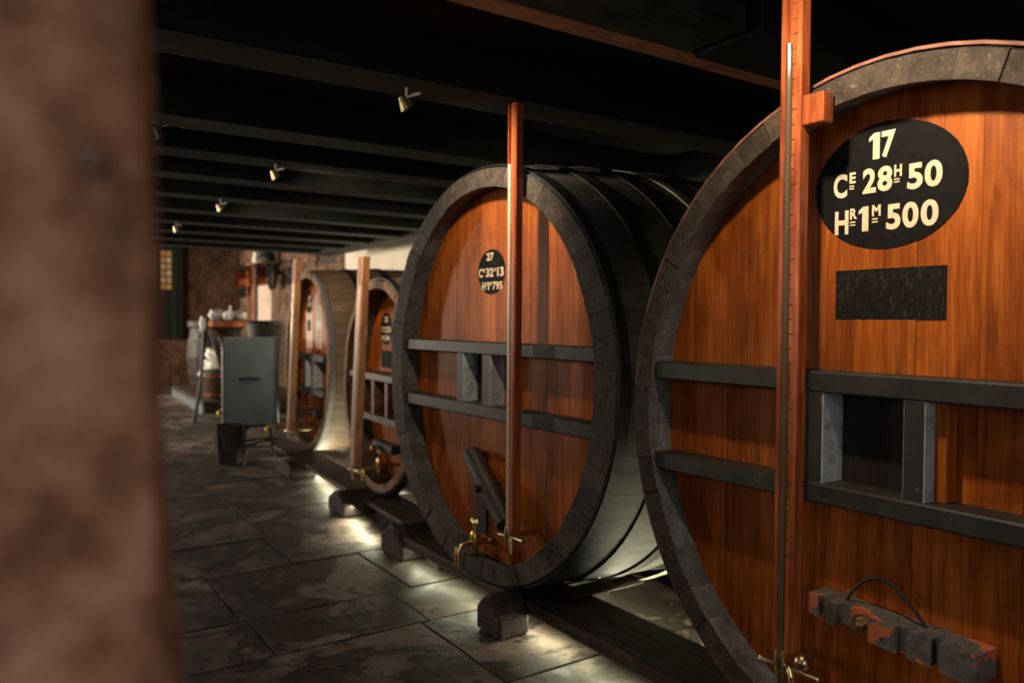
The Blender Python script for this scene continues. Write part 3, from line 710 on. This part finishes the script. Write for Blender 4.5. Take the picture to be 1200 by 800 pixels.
o = link('white_cloth', blob(bmesh.new(), (0, 0, 0), .05, .8, .8, 1.8), M['cloth'], None, True); o.location = (2.19, 10.09, H-.05); tag(o, 'white cloth tip hanging over the left rim of the copper hopper', 'cloth', 'white cloths on the hopper')
o = link('white_bottle', lathe(bmesh.new(), [(0, 0), (.03, 0), (.03, .12), (.012, .16), (.012, .20), (0, .20)], 10), M['white_paper'], None, True); o.location = (2.50, 10.02, H-.02); tag(o, 'upright pale bottle among the cloths on the hopper', 'bottle')

# platform with cask and basket
t = thing('low_platform', 'low grey wooden platform by the far brick wall', 'platform', (2.4, 11.1, -1.28), -math.radians(3))
for k in range(6):
    link('plank', B(.0, 1.5, k*.5, k*.5+.49, .12, .17, .006), M['chock'] if k % 2 else M['cradle'], t)
link('kick_board', B(.0, .04, 0, 3.0, 0, .12), M['cabinet'], t); link('front_board', B(.04, 1.5, 0, .04, 0, .12), M['dark_wood'], t)
t = thing('standing_cask', 'upright brown cask with a dark lid on the platform', 'cask', (3.06, 13.6, -1.11))
n = 16
for k in range(n):
    a0, a1 = 2*PI*k/n+.01, 2*PI*(k+1)/n-.01
    bm = bmesh.new(); rows = []
    for z, r in ((0, .29), (.25, .345), (.5, .365), (.75, .345), (1.0, .285)):
        rows.append([bm.verts.new((rr*math.cos(a), rr*math.sin(a), z)) for rr in (r, r-.025) for a in (a0, a1)])
    for p, q in zip(rows, rows[1:]):
        bm.faces.new((p[0], p[1], q[1], q[0])); bm.faces.new((p[2], p[3], q[3], q[2])); bm.faces.new((p[0], p[2], q[2], q[0])); bm.faces.new((p[1], p[3], q[3], q[1]))
    bm.faces.new([rows[0][i] for i in (0, 1, 3, 2)]); bm.faces.new([rows[-1][i] for i in (0, 1, 3, 2)])
    link('stave', bm, M['dark_tub'], t)
for z, r in ((.06, .306), (.22, .340), (.74, .348), (.92, .309)):
    bm = bmesh.new(); lathe(bm, [(r-.004, z), (r+.005, z), (r+.005, z+.04), (r-.004, z+.04)], 24); link('hoop', bm, M['iron'], t)
bm = bmesh.new(); lathe(bm, [(0, .985), (.33, .985), (.345, 1.0), (.345, 1.08), (.33, 1.10), (0, 1.10)], 24); link('lid', bm, M['dark_wood'], t)
t = thing('round_pail', 'round brown wooden pail full of white cloths, below the hopper', 'pail', (2.66, 11.4, -1.11))
bm = bmesh.new(); lathe(bm, [(0, 0), (.17, 0), (.21, .40), (.195, .40), (.16, .03), (0, .03)], 20); link('tub', bm, M['oak_pail'], t)
for z, r in ((.06, .178), (.32, .203)):
    bm = bmesh.new(); lathe(bm, [(r-.004, z), (r+.005, z), (r+.007, z+.03), (r-.004, z+.03)], 20); link('hoop', bm, M['dark_copper'], t)
for dx, dy, dz, r, lab in ((-.10, -.06, .44, .10, 'lower left white cloth spilling from the round pail'), (.06, -.08, .44, .09, 'lower right white cloth in the round pail'), (-.03, .02, .60, .12, 'large crumpled white cloth heaped on top of the round pail'), (-.19, -.02, .33, .06, 'small white cloth hanging over the pail rim')):
    o = link('white_cloth', blob(bmesh.new(), (0, 0, 0), r, 1, .9, .8), M['cloth'], None, True); o.location = (2.66+dx, 11.4+dy, H-1.08+dz); tag(o, lab, 'cloth', 'white cloths in the pail')

# black vat behind the cabinet
t = thing('dark_vat', 'black round vat behind the grey cabinet', 'vat', (2.66, 9.1, -1.28))
bm = bmesh.new(); lathe(bm, [(0, .70), (.16, .70), (.20, 1.27), (.215, 1.28), (.20, 1.26), (.15, .76), (0, .76)], 24); link('bowl', bm, M['dark_wood'], t, True)
for k in range(3):
    a = 2*PI*k/3+.5; link('leg', T([(.13*math.cos(a), .13*math.sin(a), .72), (.2*math.cos(a), .2*math.sin(a), 0)], .018, 8), M['iron'], t)
link('pale_hose', T([(.30, -.08, .9), (.24, -.10, 1.1), (.28, -.08, 1.25), (.36, -.04, 1.33)], .010, 8), M['cabinet_edge'], t)

# rack of copper pans on the right brick wall
t = thing('wall_rack', 'wooden rack board with iron rod on the tan brick wall, pans hanging from it', 'rack', (4.0, 12.6, .98))
link('shelf_board', B(-.16, .16, .72, 1.80, 0, .03, .003), M['gauge_raw'], t)
link('rod', T([(-.12, -.1, -.02), (-.12, 2.35, -.02)], .012, 8), M['iron'], t)
link('bracket', B(-.02, .19, 1.6, 1.63, -.2, 0), M['iron'], t); link('bracket', B(-.02, .19, .85, .88, -.2, 0), M['iron'], t)
def pan(label, x, y, z, r, d, mat, hl, axis=PI/2, hmat='iron'):
    t = thing('hanging_pan', label, 'pan', (x, y, z), 0, 'pans and ladles on the wall rack')
    bm = bmesh.new(); lathe(bm, [(0, 0), (r*.85, 0), (r, d), (r*.95, d), (r*.8, .012), (0, .012)], 18)
    bmesh.ops.rotate(bm, verts=bm.verts[:], cent=(0, 0, 0), matrix=Matrix.Rotation(-axis, 3, 'Y')); link('bowl', bm, M[mat], t, True)
    link('handle', T([(-d*.5, 0, r*.9), (-d*.5, 0, r+hl)], .012, 6), M[hmat], t)
pan('large black pan hanging on the tan brick wall, farthest left of the rack', 4.16, 15.5, .76, .34, .06, 'iron', .05)
pan('copper saucepan hanging left under the rack board', 4.05, 14.72, .77, .17, .26, 'dark_copper', .06)
pan('bright copper pot hanging in the middle of the rack', 4.03, 13.85, .76, .17, .20, 'copper', .05)
pan('tall black pan hanging right of the bright copper pot', 4.03, 13.25, .70, .19, .06, 'iron', .10)
pan('small black pan hanging at the right of the rack near the cask', 4.16, 12.7, .74, .15, .05, 'iron', .1)
for k, (y, r, h, m, lab) in enumerate(((14.15, .10, .20, 'steel', 'pale jug on the rack board'), (13.85, .11, .22, 'iron', 'tall black pot on the rack board'), (13.5, .13, .18, 'iron', 'wide black pot on the rack board, near end'))):
    o = link('pot', lathe(bmesh.new(), [(0, 0), (r*.8, 0), (r, h*.4), (r*.75, h*.85), (r*.85, h), (r*.7, h), (r*.6, h*.8), (0, .02)], 16), M[m], None, True); o.location = (4.0, y, .98+.03+H); tag(o, lab, 'pot', 'pots on the rack board')
for k, (y, m, lab) in enumerate(((14.05, 'copper', 'long copper skimmer hanging by the pale plaster patch'), (13.66, 'copper', 'second long copper ladle hanging by the pale plaster patch'), (13.50, 'iron', 'long black iron bar hanging below the rack'))):
    zt = .98 if m == 'iron' else .955
    o = link('long_ladle', T([(.06, 0, zt), (0, 0, zt-.06), (0, 0, -.02), (-.03, 0, -.10)], [.010, .010, .010, .04] if m == 'copper' else [.026, .026, .026, .02], 8), M['dark_copper' if m == 'copper' else m]); o.location = (3.80, y, H); tag(o, lab, 'ladle', 'long tools below the rack')

# narrow window in the far wall
t = struct(link('window_1', B(2.62, 3.10, 15.98, 16.06, .92, 2.70), M['green_paint']))
link('shutter', B(2.93, 3.10, 15.90, 15.975, .92, 2.66, .005), M['green_paint'], t)
for r_ in range(6):
    for c_ in range(2):
        link('pane', B(2.70+c_*.11, 2.70+c_*.11+.09, 15.965, 15.985, 1.86+r_*.125, 1.86+r_*.125+.10), M['amber' if (r_*3+c_*2) % 5 < 3 else 'pale_glass'], t)
